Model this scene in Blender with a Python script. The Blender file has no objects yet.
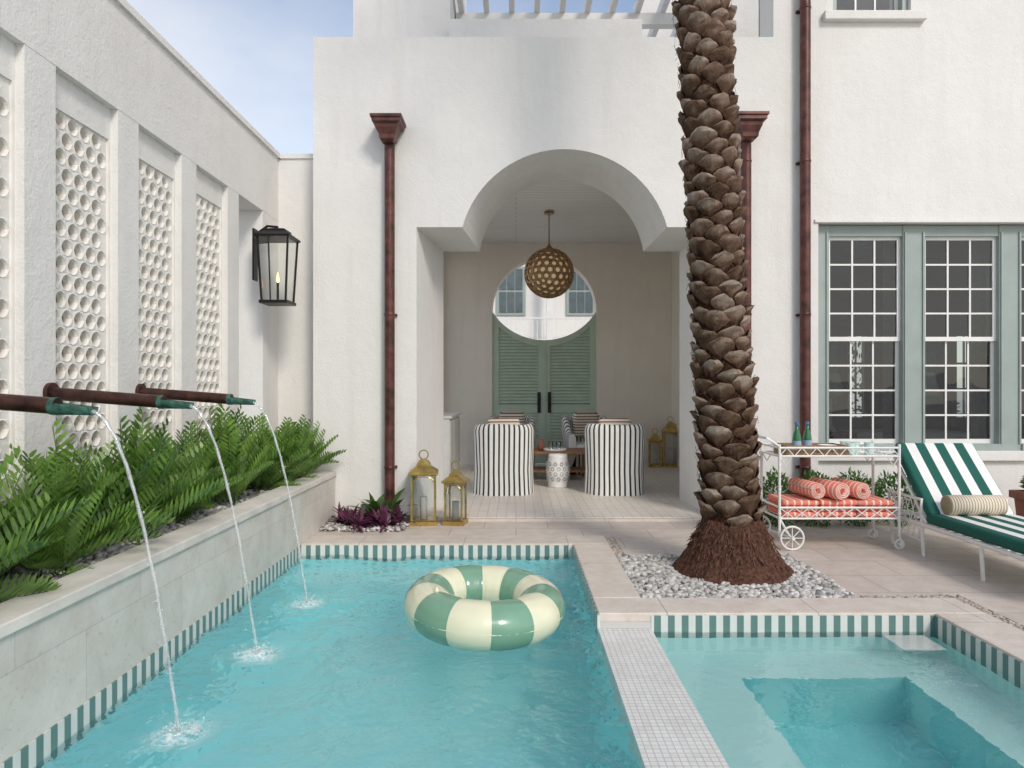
import bpy, bmesh, math, random
import numpy as np
from mathutils import Vector, Matrix, Euler, noise as mnoise
random.seed(7); rng=np.random.default_rng(7)
S=bpy.context.scene
COL=S.collection

# ---------------- materials ----------------
def nodes(name):
    m=bpy.data.materials.new(name); m.use_nodes=True
    nt=m.node_tree; b=nt.nodes['Principled BSDF']; return m,nt,b
def N(nt,t,**k):
    n=nt.nodes.new(t)
    for a,v in k.items(): setattr(n,a,v)
    return n
def mixc(nt,fac,a,b,blend='MIX'):
    n=N(nt,'ShaderNodeMix',data_type='RGBA',blend_type=blend)
    for sock,v in ((n.inputs[0],fac),(n.inputs[6],a),(n.inputs[7],b)):
        if isinstance(v,bpy.types.NodeSocket): nt.links.new(v,sock)
        elif isinstance(v,(int,float)): sock.default_value=v
        else: sock.default_value=(v[0],v[1],v[2],1)
    return n.outputs[2]
def math_(nt,op,a,b=None,c=None):
    n=N(nt,'ShaderNodeMath',operation=op)
    for i,v in enumerate((a,b,c)):
        if v is None: continue
        if isinstance(v,bpy.types.NodeSocket): nt.links.new(v,n.inputs[i])
        else: n.inputs[i].default_value=v
    return n.outputs[0]
def pos(nt,kind='World'):
    if kind=='World': return N(nt,'ShaderNodeNewGeometry').outputs['Position']
    return N(nt,'ShaderNodeTexCoord').outputs[kind]
def noise(nt,vec,scale,detail=4,rough=.6):
    n=N(nt,'ShaderNodeTexNoise'); n.inputs['Scale'].default_value=scale
    n.inputs['Detail'].default_value=detail; n.inputs['Roughness'].default_value=rough
    nt.links.new(vec,n.inputs['Vector']); return n.outputs['Fac']
def ramp(nt,fac,lo,hi):
    n=N(nt,'ShaderNodeMapRange'); nt.links.new(fac,n.inputs[0])
    n.inputs[1].default_value=lo; n.inputs[2].default_value=hi; return n.outputs[0]
def bump(nt,b,h,strength,dist=.01):
    n=N(nt,'ShaderNodeBump'); n.inputs['Strength'].default_value=strength; n.inputs['Distance'].default_value=dist
    nt.links.new(h,n.inputs['Height']); nt.links.new(n.outputs[0],b.inputs['Normal'])
def mat(name,col,rough=.6,metal=0,var=.12,vscale=6,bs=None,bd=.3,coord='World',spec=.5,col2=None,coat=0):
    m,nt,b=nodes(name); p=pos(nt,coord)
    c2=col2 or tuple(max(0,x*(1-var*2)) for x in col)
    c1=col if col2 else tuple(min(1,x*(1+var*.5)) for x in col)
    f=ramp(nt,noise(nt,p,vscale,3),.3,.7)
    nt.links.new(mixc(nt,f,c1,c2),b.inputs['Base Color'])
    b.inputs['Roughness'].default_value=rough; b.inputs['Metallic'].default_value=metal
    b.inputs['Specular IOR Level'].default_value=spec
    b.inputs['Coat Weight'].default_value=coat
    if bs: bump(nt,b,noise(nt,p,bs,3),bd)
    return m
def stucco(name,col):
    m,nt,b=nodes(name); p=pos(nt)
    f=ramp(nt,noise(nt,p,1.3,5,.65),.35,.75)
    c=mixc(nt,f,col,tuple(x*.92 for x in col))
    mp=N(nt,'ShaderNodeMapping'); mp.inputs['Scale'].default_value=(5,5,.5); nt.links.new(p,mp.inputs[0])
    f2=ramp(nt,noise(nt,mp.outputs[0],1.5,3),.5,.8)
    f2=math_(nt,'MULTIPLY',f2,.5)
    c=mixc(nt,f2,c,tuple(x*y for x,y in zip(col,(.88,.86,.83))))
    nt.links.new(c,b.inputs['Base Color']); b.inputs['Roughness'].default_value=.9
    b.inputs['Specular IOR Level'].default_value=.2
    n=math_(nt,'ADD',noise(nt,p,7,5,.7),math_(nt,'MULTIPLY',noise(nt,p,60,2),.35))
    bump(nt,b,n,.45,.02); return m
def tiles(name,c1,c2,mort,w,h,ms,rough=.6,swap=None,offset=.5,bd=.3,nscale=7,coord='World',blot=.6):
    m,nt,b=nodes(name); p=pos(nt,coord)
    if swap:
        s=N(nt,'ShaderNodeSeparateXYZ'); nt.links.new(p,s.inputs[0]); c=N(nt,'ShaderNodeCombineXYZ')
        for i,a in enumerate(swap):
            nt.links.new(s.outputs[a],c.inputs[i])
        v=c.outputs[0]
    else: v=p
    br=N(nt,'ShaderNodeTexBrick'); br.offset=offset
    nt.links.new(v,br.inputs['Vector']); br.inputs['Scale'].default_value=1
    br.inputs['Brick Width'].default_value=w; br.inputs['Row Height'].default_value=h
    br.inputs['Mortar Size'].default_value=ms; br.inputs['Mortar Smooth'].default_value=.2
    br.inputs['Color1'].default_value=(*c1,1); br.inputs['Color2'].default_value=(*c2,1); br.inputs['Mortar'].default_value=(*mort,1)
    f=ramp(nt,noise(nt,p,nscale,6,.7),.35,.7)
    c=mixc(nt,math_(nt,'MULTIPLY',f,blot),br.outputs['Color'],(.76,.72,.68),'MULTIPLY')
    f3=ramp(nt,noise(nt,p,45,3,.6),.6,.72)
    c=mixc(nt,math_(nt,'MULTIPLY',f3,.5*blot),c,(.55,.5,.45),'MULTIPLY')
    nt.links.new(c,b.inputs['Base Color']); b.inputs['Roughness'].default_value=rough
    hgt=math_(nt,'SUBTRACT',math_(nt,'MULTIPLY',noise(nt,p,40,3),.2),br.outputs['Fac'])
    bump(nt,b,hgt,bd,.004); return m
def stripes(name,ca,cb,period,duty,coord='Object',axis=0,rough=.8,bs=300,spec=.3,off=0.0):
    m,nt,b=nodes(name); p=pos(nt,coord); s=N(nt,'ShaderNodeSeparateXYZ'); nt.links.new(p,s.inputs[0])
    v=math_(nt,'ADD',math_(nt,'DIVIDE',s.outputs[axis],period),100.0+off)
    v=math_(nt,'FRACT',v); g=math_(nt,'LESS_THAN',v,duty)
    f=ramp(nt,noise(nt,p,12,3),.3,.8)
    c=mixc(nt,g,cb,ca); c=mixc(nt,math_(nt,'MULTIPLY',f,.35),c,(.78,.78,.76),'MULTIPLY')
    nt.links.new(c,b.inputs['Base Color']); b.inputs['Roughness'].default_value=rough; b.inputs['Specular IOR Level'].default_value=spec
    if bs: bump(nt,b,noise(nt,p,bs,2),.15,.003)
    return m

WALL=stucco('white_stucco',(.80,.78,.75))
WALLIN=stucco('loggia_stucco',(.86,.795,.70))
PAVE=tiles('travertine',(.68,.60,.535),(.60,.53,.47),(.38,.335,.295),.62,.41,.004,.55,blot=.75)
COPE=tiles('limestone_coping',(.74,.665,.59),(.68,.61,.54),(.42,.38,.34),.9,1.3,.004,.5,blot=.75)
PLANTF=tiles('limestone_cladding',(.77,.74,.68),(.69,.665,.61),(.56,.54,.50),.84,.31,.002,.5,swap=(1,2,0),nscale=3,blot=.9)
PLANTC=mat('planter_coping',(.78,.73,.66),.6,var=.10,vscale=5,bs=40,bd=.1)
MOSA=tiles('white_mosaic',(.84,.83,.80),(.75,.75,.73),(.52,.52,.50),.030,.030,.0022,.3,offset=0,blot=.4)
MOSF=tiles('floor_mosaic',(.80,.745,.67),(.74,.685,.61),(.55,.50,.45),.10,.10,.004,.4,offset=0,blot=.4)
STX=stripes('waterline_tile_x',(.14,.24,.225),(.72,.73,.69),.082,.5,'Object',0,.2,None)
STY=stripes('waterline_tile_y',(.14,.24,.225),(.72,.73,.69),.082,.5,'Object',1,.2,None)
SAGE=mat('sage_paint',(.50,.61,.49),.5,var=.05)
FRAME=mat('window_sage',(.33,.39,.365),.45,var=.05)
WHITEP=mat('white_paint',(.82,.81,.78),.45,var=.04)
CEIL=tiles('ceiling_planks',(.85,.83,.80),(.83,.81,.78),(.50,.48,.46),8,.12,.005,.6,nscale=2,blot=.05,bd=.8)
COPPER=mat('oxidised_copper',(.14,.05,.04),.42,.3,var=.35,vscale=9,bs=30,bd=.1)
SPOUT=mat('copper_pipe',(.10,.045,.036),.35,.5,var=.35,vscale=14)
VERD=mat('verdigris',(.06,.17,.13),.6,.2,var=.4,vscale=30)
BRASS=mat('brass',(.60,.42,.14),.28,.9,var=.2,vscale=12)
BRONZE=mat('antique_bronze',(.36,.22,.11),.38,.5,var=.2,vscale=10)
BLACK=mat('black_metal',(.02,.018,.017),.4,.5,var=.1)
BEIGE=mat('cream_screen',(.80,.66,.50),.9,var=.05,vscale=3)
SCREEN=mat('cast_screen',(.83,.80,.75),.85,var=.05,vscale=8,bs=60,bd=.15)
SOIL=mat('soil',(.09,.07,.055),.95,var=.3,vscale=25,bs=40)
WOOD=mat('teak',(.34,.16,.07),.5,var=.25,vscale=20)
CORAL=stripes('coral_towel',(.78,.24,.17),(.84,.66,.58),.060,.74,'Object',0,.95,250,.1)
CORALR=stripes('coral_roll',(.78,.24,.17),(.84,.66,.58),.055,.74,'Object',1,.95,250,.1,off=.3)
TOWELW=mat('towel_white',(.86,.76,.70),.95,bs=250,bd=.5,spec=.1)
WICK=mat('wicker',(.40,.25,.13),.7,var=.3,vscale=60,bs=120,bd=.8)
TERRA=mat('terracotta',(.32,.12,.08),.7,var=.15)
CERAM=mat('white_ceramic',(.82,.81,.79),.2,var=.02)
BOT=mat('green_bottle_glass',(.02,.16,.06),.08,var=.1,coat=.5)
CREAM=mat('vinyl_cream',(.81,.79,.57),.22,var=.03,coat=.4)
VGREEN=mat('vinyl_green',(.20,.38,.26),.22,var=.05,coat=.4)
POOLM=mat('pool_plaster',(.37,.87,.92),.7,col2=(.46,.91,.93),vscale=2.2)
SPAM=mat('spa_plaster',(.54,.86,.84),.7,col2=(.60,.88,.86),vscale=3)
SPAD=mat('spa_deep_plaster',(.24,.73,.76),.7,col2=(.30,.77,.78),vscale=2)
CHSTR=stripes('slipcover_stripe',(.035,.045,.042),(.86,.84,.80),.062,.36,'UV',0)
LOUN=stripes('lounger_stripe',(.015,.11,.085),(.84,.83,.80),.165,.5,'Object',0)
BOLS=stripes('bolster_stripe',(.40,.32,.21),(.78,.70,.58),.022,.4,'Object',0)
PILL=stripes('pillow_stripe',(.22,.13,.08),(.78,.70,.60),.045,.4,'Object',2)
FABR=mat('cushion_white',(.80,.78,.74),.9,var=.04,bs=200)

def glass_mat(name,tint,refl=.08,rough=.01,trans=.9):
    m,nt,b=nodes(name); nt.nodes.remove(b); out=nt.nodes['Material Output']
    t=N(nt,'ShaderNodeBsdfTransparent'); t.inputs[0].default_value=(*tint,1)
    g=N(nt,'ShaderNodeBsdfGlossy'); g.inputs['Roughness'].default_value=rough
    f=N(nt,'ShaderNodeFresnel'); f.inputs[0].default_value=1.5
    nz=noise(nt,pos(nt),1.5,2); bp=N(nt,'ShaderNodeBump'); bp.inputs['Strength'].default_value=.06; bp.inputs['Distance'].default_value=.05
    nt.links.new(nz,bp.inputs['Height']); nt.links.new(bp.outputs[0],g.inputs['Normal'])
    a=math_(nt,'ADD',f.outputs[0],refl)
    x=N(nt,'ShaderNodeMixShader'); nt.links.new(a,x.inputs[0]); nt.links.new(t.outputs[0],x.inputs[1]); nt.links.new(g.outputs[0],x.inputs[2])
    nt.links.new(x.outputs[0],out.inputs[0]); return m
GLASS=glass_mat('lantern_glass',(.95,.96,.95),.02)
WGLASS=glass_mat('window_glass',(.50,.56,.55),.05)
def emis(name,col,s):
    m,nt,b=nodes(name); b.inputs['Base Color'].default_value=(*col,1)
    b.inputs['Emission Color'].default_value=(*col,1); b.inputs['Emission Strength'].default_value=s; return m
FLAME=emis('flame',(1,.55,.15),6)
def leafmat(name,c1,c2,rough=.45):
    m,nt,b=nodes(name); p=pos(nt)
    f=ramp(nt,noise(nt,p,9,2),.35,.65)
    a=N(nt,'ShaderNodeAttribute'); a.attribute_name='tone'
    f=math_(nt,'MULTIPLY',math_(nt,'ADD',f,a.outputs['Fac']),.5)
    c=mixc(nt,f,c1,c2); nt.links.new(c,b.inputs['Base Color']); b.inputs['Roughness'].default_value=rough
    out=nt.nodes['Material Output']; tr=N(nt,'ShaderNodeBsdfTranslucent'); nt.links.new(c,tr.inputs[0])
    x=N(nt,'ShaderNodeMixShader'); x.inputs[0].default_value=.28
    nt.links.new(b.outputs[0],x.inputs[1]); nt.links.new(tr.outputs[0],x.inputs[2]); nt.links.new(x.outputs[0],out.inputs[0])
    return m
LEAF=leafmat('cycad_leaf',(.02,.075,.012),(.27,.46,.09),.35)
LEAFB=leafmat('box_leaf',(.03,.09,.02),(.14,.28,.06))
LEAF2=leafmat('palm_leaf',(.04,.09,.03),(.10,.18,.06))
PURP=leafmat('purple_leaf',(.06,.015,.04),(.26,.08,.16))
def pebmat(name,lo,hi):
    m,nt,b=nodes(name); a=N(nt,'ShaderNodeAttribute'); a.attribute_name='tone'
    c=mixc(nt,a.outputs['Fac'],lo,hi); f=noise(nt,pos(nt),60,3)
    c=mixc(nt,math_(nt,'MULTIPLY',f,.4),c,(.6,.58,.55),'MULTIPLY')
    nt.links.new(c,b.inputs['Base Color']); b.inputs['Roughness'].default_value=.65; return m
PEB=pebmat('pale_pebbles',(.18,.175,.165),(.72,.69,.65))
PEBB=pebmat('tan_pebbles',(.26,.21,.17),(.60,.53,.45))
def bootmat():
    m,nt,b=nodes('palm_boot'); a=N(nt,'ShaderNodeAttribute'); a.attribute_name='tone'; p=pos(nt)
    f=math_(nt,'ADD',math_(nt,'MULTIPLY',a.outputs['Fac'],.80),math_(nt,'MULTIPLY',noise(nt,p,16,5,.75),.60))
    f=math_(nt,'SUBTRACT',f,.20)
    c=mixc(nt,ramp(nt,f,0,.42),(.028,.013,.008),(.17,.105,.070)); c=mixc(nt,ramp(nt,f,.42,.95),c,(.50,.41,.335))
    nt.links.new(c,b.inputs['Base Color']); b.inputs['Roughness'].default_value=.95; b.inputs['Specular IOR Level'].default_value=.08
    mp=N(nt,'ShaderNodeMapping'); mp.inputs['Scale'].default_value=(1,1,.3); nt.links.new(p,mp.inputs[0])
    bump(nt,b,noise(nt,mp.outputs[0],85,4,.75),1.0,.018); return m
BOOT=bootmat()
FIBR=mat('palm_fibre',(.06,.028,.016),.95,var=.4,vscale=60,bs=90,bd=1.0,spec=.1)

def water_mat(name,foam=True):
    m,nt,b=nodes(name); p=pos(nt)
    b.inputs['Base Color'].default_value=(.94,.997,.997,1); b.inputs['Roughness'].default_value=0.0
    b.inputs['IOR'].default_value=1.33; b.inputs['Transmission Weight'].default_value=1
    h=math_(nt,'ADD',noise(nt,p,5,3,.5),math_(nt,'MULTIPLY',noise(nt,p,14,2,.5),.4))
    bump(nt,b,h,1.0 if foam else .3,.05 if foam else .025)
    if foam:
        a=N(nt,'ShaderNodeAttribute'); a.attribute_name='foam'
        d=N(nt,'ShaderNodeBsdfDiffuse'); d.inputs[0].default_value=(.85,.9,.9,1)
        f=math_(nt,'MULTIPLY',a.outputs['Fac'],ramp(nt,noise(nt,p,38,5,.7),.38,.60))
        x=N(nt,'ShaderNodeMixShader'); nt.links.new(f,x.inputs[0]); nt.links.new(b.outputs[0],x.inputs[1]); nt.links.new(d.outputs[0],x.inputs[2])
        nt.links.new(x.outputs[0],nt.nodes['Material Output'].inputs[0])
    return m
WATER=water_mat('pool_water'); WATERS=water_mat('spa_water',False)
m,nt,b=nodes('falling_water'); nt.nodes.remove(b)
t=N(nt,'ShaderNodeBsdfTransparent'); g=N(nt,'ShaderNodeBsdfGlossy'); g.inputs['Roughness'].default_value=.08
d=N(nt,'ShaderNodeBsdfDiffuse'); d.inputs[0].default_value=(.9,.93,.94,1)
x1=N(nt,'ShaderNodeMixShader'); x1.inputs[0].default_value=.5; nt.links.new(d.outputs[0],x1.inputs[1]); nt.links.new(g.outputs[0],x1.inputs[2])
x2=N(nt,'ShaderNodeMixShader'); nt.links.new(math_(nt,'ADD',math_(nt,'MULTIPLY',noise(nt,pos(nt),25,3),.9),.0),x2.inputs[0])
nt.links.new(t.outputs[0],x2.inputs[1]); nt.links.new(x1.outputs[0],x2.inputs[2]); nt.links.new(x2.outputs[0],nt.nodes['Material Output'].inputs[0])
STREAM=m

# ---------------- mesh helpers ----------------
def empty(name,loc=(0,0,0),rot=(0,0,0)):
    e=bpy.data.objects.new(name,None); e.location=loc; e.rotation_euler=rot; e.empty_display_size=.1; COL.objects.link(e); return e
def obj(name,V,F,mt,parent=None,smooth=False,loc=(0,0,0),rot=(0,0,0)):
    me=bpy.data.meshes.new(name); me.from_pydata([tuple(v) for v in V],[],[tuple(f) for f in F]); me.update()
    for mm in (mt if isinstance(mt,(list,tuple)) else [mt]): me.materials.append(mm)
    if smooth: me.polygons.foreach_set('use_smooth',[True]*len(me.polygons))
    o=bpy.data.objects.new(name,me); o.location=loc; o.rotation_euler=rot; COL.objects.link(o)
    if parent: o.parent=parent
    return o
def box(name,x0,x1,y0,y1,z0,z1,mt,parent=None,bev=0,seg=2,loc=(0,0,0),rot=(0,0,0),smooth=None):
    V=[(x,y,z) for x in (x0,x1) for y in (y0,y1) for z in (z0,z1)]
    F=[(0,1,3,2),(4,6,7,5),(0,4,5,1),(2,3,7,6),(0,2,6,4),(1,5,7,3)]
    o=obj(name,V,F,mt,parent,False,loc,rot)
    if bev:
        bm=bmesh.new(); bm.from_mesh(o.data); bmesh.ops.bevel(bm,geom=bm.edges[:],offset=bev,segments=seg,profile=.5,affect='EDGES')
        bm.to_mesh(o.data); bm.free()
        if seg>2: o.data.polygons.foreach_set('use_smooth',[True]*len(o.data.polygons))
    return o
class MB:
    def __init__(s): s.V=[]; s.F=[]
    def box(s,x0,x1,y0,y1,z0,z1):
        k=len(s.V); s.V+=[(x,y,z) for x in (x0,x1) for y in (y0,y1) for z in (z0,z1)]
        s.F+=[tuple(i+k for i in f) for f in [(0,1,3,2),(4,6,7,5),(0,4,5,1),(2,3,7,6),(0,2,6,4),(1,5,7,3)]]; return s
    def tube(s,pts,r,n=8,cap=True):
        pts=[Vector(p) for p in pts]; k=len(s.V); up=None
        R=r if isinstance(r,(list,tuple)) else [r]*len(pts)
        for i,p in enumerate(pts):
            t=(pts[min(i+1,len(pts)-1)]-pts[max(i-1,0)]).normalized()
            if up is None: up=t.orthogonal().normalized()
            up=(up-t*up.dot(t)).normalized(); w=t.cross(up)
            for j in range(n):
                a=2*math.pi*j/n; s.V.append(tuple(p+(up*math.cos(a)+w*math.sin(a))*R[i]))
        for i in range(len(pts)-1):
            for j in range(n):
                a=k+i*n+j; b_=k+i*n+(j+1)%n; s.F.append((a,b_,b_+n,a+n))
        if cap:
            s.F.append(tuple(k+j for j in range(n))[::-1]); s.F.append(tuple(k+(len(pts)-1)*n+j for j in range(n)))
        return s
    def lathe(s,prof,c=(0,0,0),n=24,close=True,sq=False):
        k=len(s.V)
        for (r,z) in prof:
            for j in range(n):
                a=2*math.pi*(j+(.5 if n==4 else 0))/n; rr=r*(math.sqrt(2) if n==4 else 1)
                s.V.append((c[0]+rr*math.cos(a),c[1]+rr*math.sin(a),c[2]+z))
        for i in range(len(prof)-1):
            for j in range(n):
                a=k+i*n+j; b_=k+i*n+(j+1)%n; s.F.append((a,b_,b_+n,a+n))
        if close:
            s.F.append(tuple(k+j for j in range(n))[::-1]); s.F.append(tuple(k+(len(prof)-1)*n+j for j in range(n)))
        return s
    def make(s,name,mt,parent=None,smooth=False,loc=(0,0,0),rot=(0,0,0)):
        return obj(name,s.V,s.F,mt,parent,smooth,loc,rot)
def autosmooth(o,ang=40):
    bm=bmesh.new(); bm.from_mesh(o.data)
    for f in bm.faces: f.smooth=True
    for e in bm.edges:
        if len(e.link_faces)==2 and e.calc_face_angle(0)>math.radians(ang): e.smooth=False
    bm.to_mesh(o.data); bm.free()
def set_tone(o,tones):
    a=o.data.attributes.new('tone','FLOAT','POINT'); a.data.foreach_set('value',np.asarray(tones,dtype=np.float32))

# ---------------- ground & patio ----------------
def frame_sheet(name,outer,inner,z,mt):
    ox0,ox1,oy0,oy1=outer; ix0,ix1,iy0,iy1=inner
    V=[(ox0,oy0,z),(ox1,oy0,z),(ox1,oy1,z),(ox0,oy1,z),(ix0,iy0,z),(ix1,iy0,z),(ix1,iy1,z),(ix0,iy1,z)]
    return obj(name,V,[(0,1,5,4),(1,2,6,5),(2,3,7,6),(3,0,4,7)],mt)
GR=mat('ground_paving',(.58,.54,.49),.9,var=.15,vscale=.8)
frame_sheet('ground',(-400,400,-400,400),(-1.9,2.52,-1.05,5.92),-.06,GR)
pat=empty('patio')
for i,(a,b_,c,d_) in enumerate([(-1.85,8,6.2,6.98),(.885,8,5.5,6.2),(2.2,8,4.45,5.5),(2.885,8,1.0,4.45),(-6,8,-6,-1.0),(2.885,8,-1,1.0),(.80,2.80,-1.0,1.2)]):
    box('slab_%d'%i,a,b_,c,d_,-.05,0,PAVE,pat)
cop=empty('pool_coping')
z=.012
for i,(a,b_,c,d_) in enumerate([(-1.85,.80,5.87,6.2),(.49,.80,4.36,5.87),(.49,2.80,4.06,4.36),(2.49,2.80,1.2,4.06)]):
    box('coping_%d'%i,a+.001,b_-.001,c+.001,d_-.001,-.045,z,COPE,cop,.008)
pool=empty('swimming_pool')
WL=-.10
mb=MB()
def quad(mb,*p):
    k=len(mb.V); mb.V+=list(p); mb.F.append((k,k+1,k+2,k+3))
x0,x1,y0,y1=-1.85,.49,-1.0,5.87; fz=-1.05; bz=-.42; by=5.45
quad(mb,(x0,y0,fz),(x1,y0,fz),(x1,by,fz),(x0,by,fz))
quad(mb,(x0,by,fz),(x1,by,fz),(x1,by,bz),(x0,by,bz))
quad(mb,(x0,by,bz),(x1,by,bz),(x1,y1,bz),(x0,y1,bz))
quad(mb,(x0,y0,fz),(x0,y1,fz),(x0,y1,-.19),(x0,y0,-.19))
quad(mb,(x1,y0,fz),(x1,y1,fz),(x1,y1,-.19),(x1,y0,-.19))
quad(mb,(x0,y1,bz),(x1,y1,bz),(x1,y1,-.19),(x0,y1,-.19))
quad(mb,(x0,y0,fz),(x1,y0,fz),(x1,y0,-.04),(x0,y0,-.04))
mb.make('basin',POOLM,pool)
box('tile_band_back',x0,x1,y1-.006,y1+.01,-.19,-.003,STX,pool)
box('tile_band_side',x1-.006,x1+.01,4.06,y1-.007,-.19,-.003,STY,pool)
box('tile_band_planter',x0-.01,x0+.006,y0,y1-.007,-.19,.0,STY,pool)
box('spillway_wall',.487,.803,-1.0,4.058,-.22,-.078,MOSA,None)
spa=empty('spa_pool')
mb=MB(); sx0,sx1,sy0,sy1=.80,2.49,1.2,4.06; bx0,bx1,by0,by1=1.22,2.12,1.6,3.70; bz=-.42; dz=-1.0
O=[(sx0,sy0),(sx1,sy0),(sx1,sy1),(sx0,sy1)]; I=[(bx0,by0),(bx1,by0),(bx1,by1),(bx0,by1)]
for i in range(4):
    j=(i+1)%4
    quad(mb,(*O[i],bz),(*O[j],bz),(*I[j],bz),(*I[i],bz))
    quad(mb,(*O[i],bz),(*O[j],bz),(*O[j],-.19 if i else -.05),(*O[i],-.19 if i else -.05))
mb.make('basin_bench',SPAM,spa)
mb=MB()
for i in range(4):
    j=(i+1)%4; quad(mb,(*I[i],bz),(*I[j],bz),(*I[j],dz),(*I[i],dz))
quad(mb,*[(*p,dz) for p in I]); mb.make('basin_well',SPAD,spa)
box('tile_band_back',sx0+.004,sx1,sy1-.006,sy1+.01,-.19,-.003,STX,spa)
box('tile_band_side',sx1-.006,sx1+.01,sy0,sy1-.007,-.19,-.003,STY,spa)
box('skimmer_lid',2.16,2.40,3.80,4.02,-.13,-.118,WHITEP,spa)
JX=-1.41
splash=[(JX,2.86),(JX,3.72),(JX,4.61)]
def water(name,x0,x1,y0,y1,step,mt,amp,rings):
    nx=int((x1-x0)/step)+1; ny=int((y1-y0)/step)+1
    X,Y=np.meshgrid(np.linspace(x0,x1,nx),np.linspace(y0,y1,ny)); Z=np.zeros_like(X); foam=np.zeros_like(X)
    for k in range(34):
        a=rng.uniform(0,2*math.pi); w=rng.uniform(2.5,13); ph=rng.uniform(0,6.28)
        Z+=amp/w*2*np.sin(w*1.6*(X*np.cos(a)+Y*np.sin(a))+ph+.6*np.sin(2.1*X+1.7*Y))
    for (cx,cy) in rings:
        d=np.hypot(X-cx,Y-cy); Z+=.007*np.sin(d*44)*np.exp(-d*2.2)
        foam=np.maximum(foam,np.exp(-(d/.095)**2)*1.3)
    V=np.stack([X.ravel(),Y.ravel(),(WL+Z).ravel()],1)
    i=np.arange((ny-1)*(nx-1)); r=i//(nx-1); c=i%(nx-1); a=r*nx+c
    F=np.stack([a,a+1,a+1+nx,a+nx],1)
    o=obj(name,V.tolist(),F.tolist(),mt,None,True)
    at=o.data.attributes.new('foam','FLOAT','POINT'); at.data.foreach_set('value',np.clip(foam,0,1).ravel().astype(np.float32))
    return o
water('pool_water',-1.849,.486,-1.0,5.863,.02,WATER,.0060,splash)
water('spa_water',.804,2.483,1.2,4.053,.03,WATERS,.0010,[])

# ---------------- pebbles ----------------
bm=bmesh.new(); bmesh.ops.create_icosphere(bm,subdivisions=2,radius=1)
PV=np.array([v.co[:] for v in bm.verts]); PF=np.array([[v.index for v in f.verts] for f in bm.faces]); bm.free()
def pebbles(name,areas,size,dens,z,mt,excl=None,hfun=None):
    Vs=[];Fs=[];T=[];k=0
    for (a,b_,c,d_) in areas:
        n=int((b_-a)*(d_-c)*dens)
        for i in range(n):
            x=rng.uniform(a,b_); y=rng.uniform(c,d_)
            if excl and math.hypot(x-excl[0],y-excl[1])<excl[2]: continue
            s=size*rng.uniform(.6,1.35); sc=np.array([s*rng.uniform(.8,1.3),s*rng.uniform(.7,1.1),s*rng.uniform(.5,.75)])
            R=np.array(Euler((rng.uniform(-.5,.5),rng.uniform(-.5,.5),rng.uniform(0,6.28))).to_matrix())
            zz=z+rng.uniform(-.3,.9)*size+(hfun(x,y) if hfun else 0)
            Vs.append((PV*sc)@R.T+np.array([x,y,zz])); Fs.append(PF+k); k+=len(PV); T+= [float(np.clip(rng.normal(.62,.28),0,1))]*len(PV)
    V=np.concatenate(Vs); F=np.concatenate(Fs)
    o=obj(name,V.tolist(),F.tolist(),mt,None,True); set_tone(o,T); return o
BED=mat('bed_base',(.2,.18,.16),.95,var=.3,vscale=40)
obj('gravel_bed_base',[(.80,4.36,-.03),(2.2,4.36,-.03),(2.2,5.52,-.03),(.80,5.52,-.03)],[(0,1,2,3)],BED)
pebbles('gravel_bed',[(.80,2.2,4.37,5.5)],.019,2700,-.008,PEB,(1.585,5.02,.30))
pebbles('gravel_border',[(.80,.885,5.5,6.2),(2.2,2.8,4.365,4.45),(2.80,2.885,1.0,4.45)],.011,9500,-.014,PEBB)

# ---------------- planter ----------------
pl=empty('raised_planter')
box('cladding',-1.97,-1.85,-1.0,6.99,0.0,.455,PLANTF,pl)
box('cladding_base',-1.97,-1.86,-1.0,6.99,-1.3,0,POOLM,pl)
box('coping',-2.03,-1.832,-1.0,6.985,.455,.505,PLANTC,pl,.006)
box('soil',-2.56,-2.03,-1.0,6.99,.0,.41,SOIL,pl)
pebbles('planter_pebbles',[(-2.54,-2.03,1.5,6.95)],.02,1000,.445,PEB)

# ---------------- plants ----------------
def frond_into(V,F,T,base,az,el,L,nl,lw,ll,droop,tone,side=0.0,vang=.35):
    base=Vector(base); d=Vector((math.cos(az)*math.cos(el),math.sin(az)*math.cos(el),math.sin(el)))
    p=base.copy(); seg=L/nl; hor=Vector((-math.sin(az),math.cos(az),0))
    pts=[]
    for i in range(nl+1):
        pts.append((p.copy(),d.copy())); p=p+d*seg
        d=(d+Vector((0,0,-droop/nl))).normalized()
    k=len(V); w=lw*.22
    for (q,dd) in pts: V.append(q+hor*w); V.append(q-hor*w); T+= [tone*.6]*2
    for i in range(nl): F.append((k+2*i,k+2*i+1,k+2*i+3,k+2*i+2))
    for i in range(1,nl+1):
        q,dd=pts[i]; t=i/nl
        if t<.20: continue
        l=ll*(math.sin(math.pi*min(1,(t*.80+.14)))**.55)
        upv=hor.cross(dd).normalized()
        if upv.z<0: upv=-upv
        for sgn in (1,-1):
            dirv=(hor*sgn*math.cos(.75)+dd*math.sin(.75)+upv*vang+Vector((0,0,random.uniform(-.10,.10)))).normalized()
            wv=(dd-dirv*dd.dot(dirv)).normalized()
            k=len(V); tn=min(1,max(0,tone+random.uniform(-.2,.2)))
            V.append(q-wv*lw*.12); V.append(q+dirv*l*.30+wv*lw*.5); V.append(q+dirv*l*.70+wv*lw*.42); V.append(q+dirv*l*1.05+Vector((0,0,-l*.04))); V.append(q+dirv*l*.70-wv*lw*.36); V.append(q+dirv*l*.30-wv*lw*.5)
            T+= [tn]*6; F.append((k,k+1,k+2,k+5)); F.append((k+2,k+3,k+4,k+5))
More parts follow.
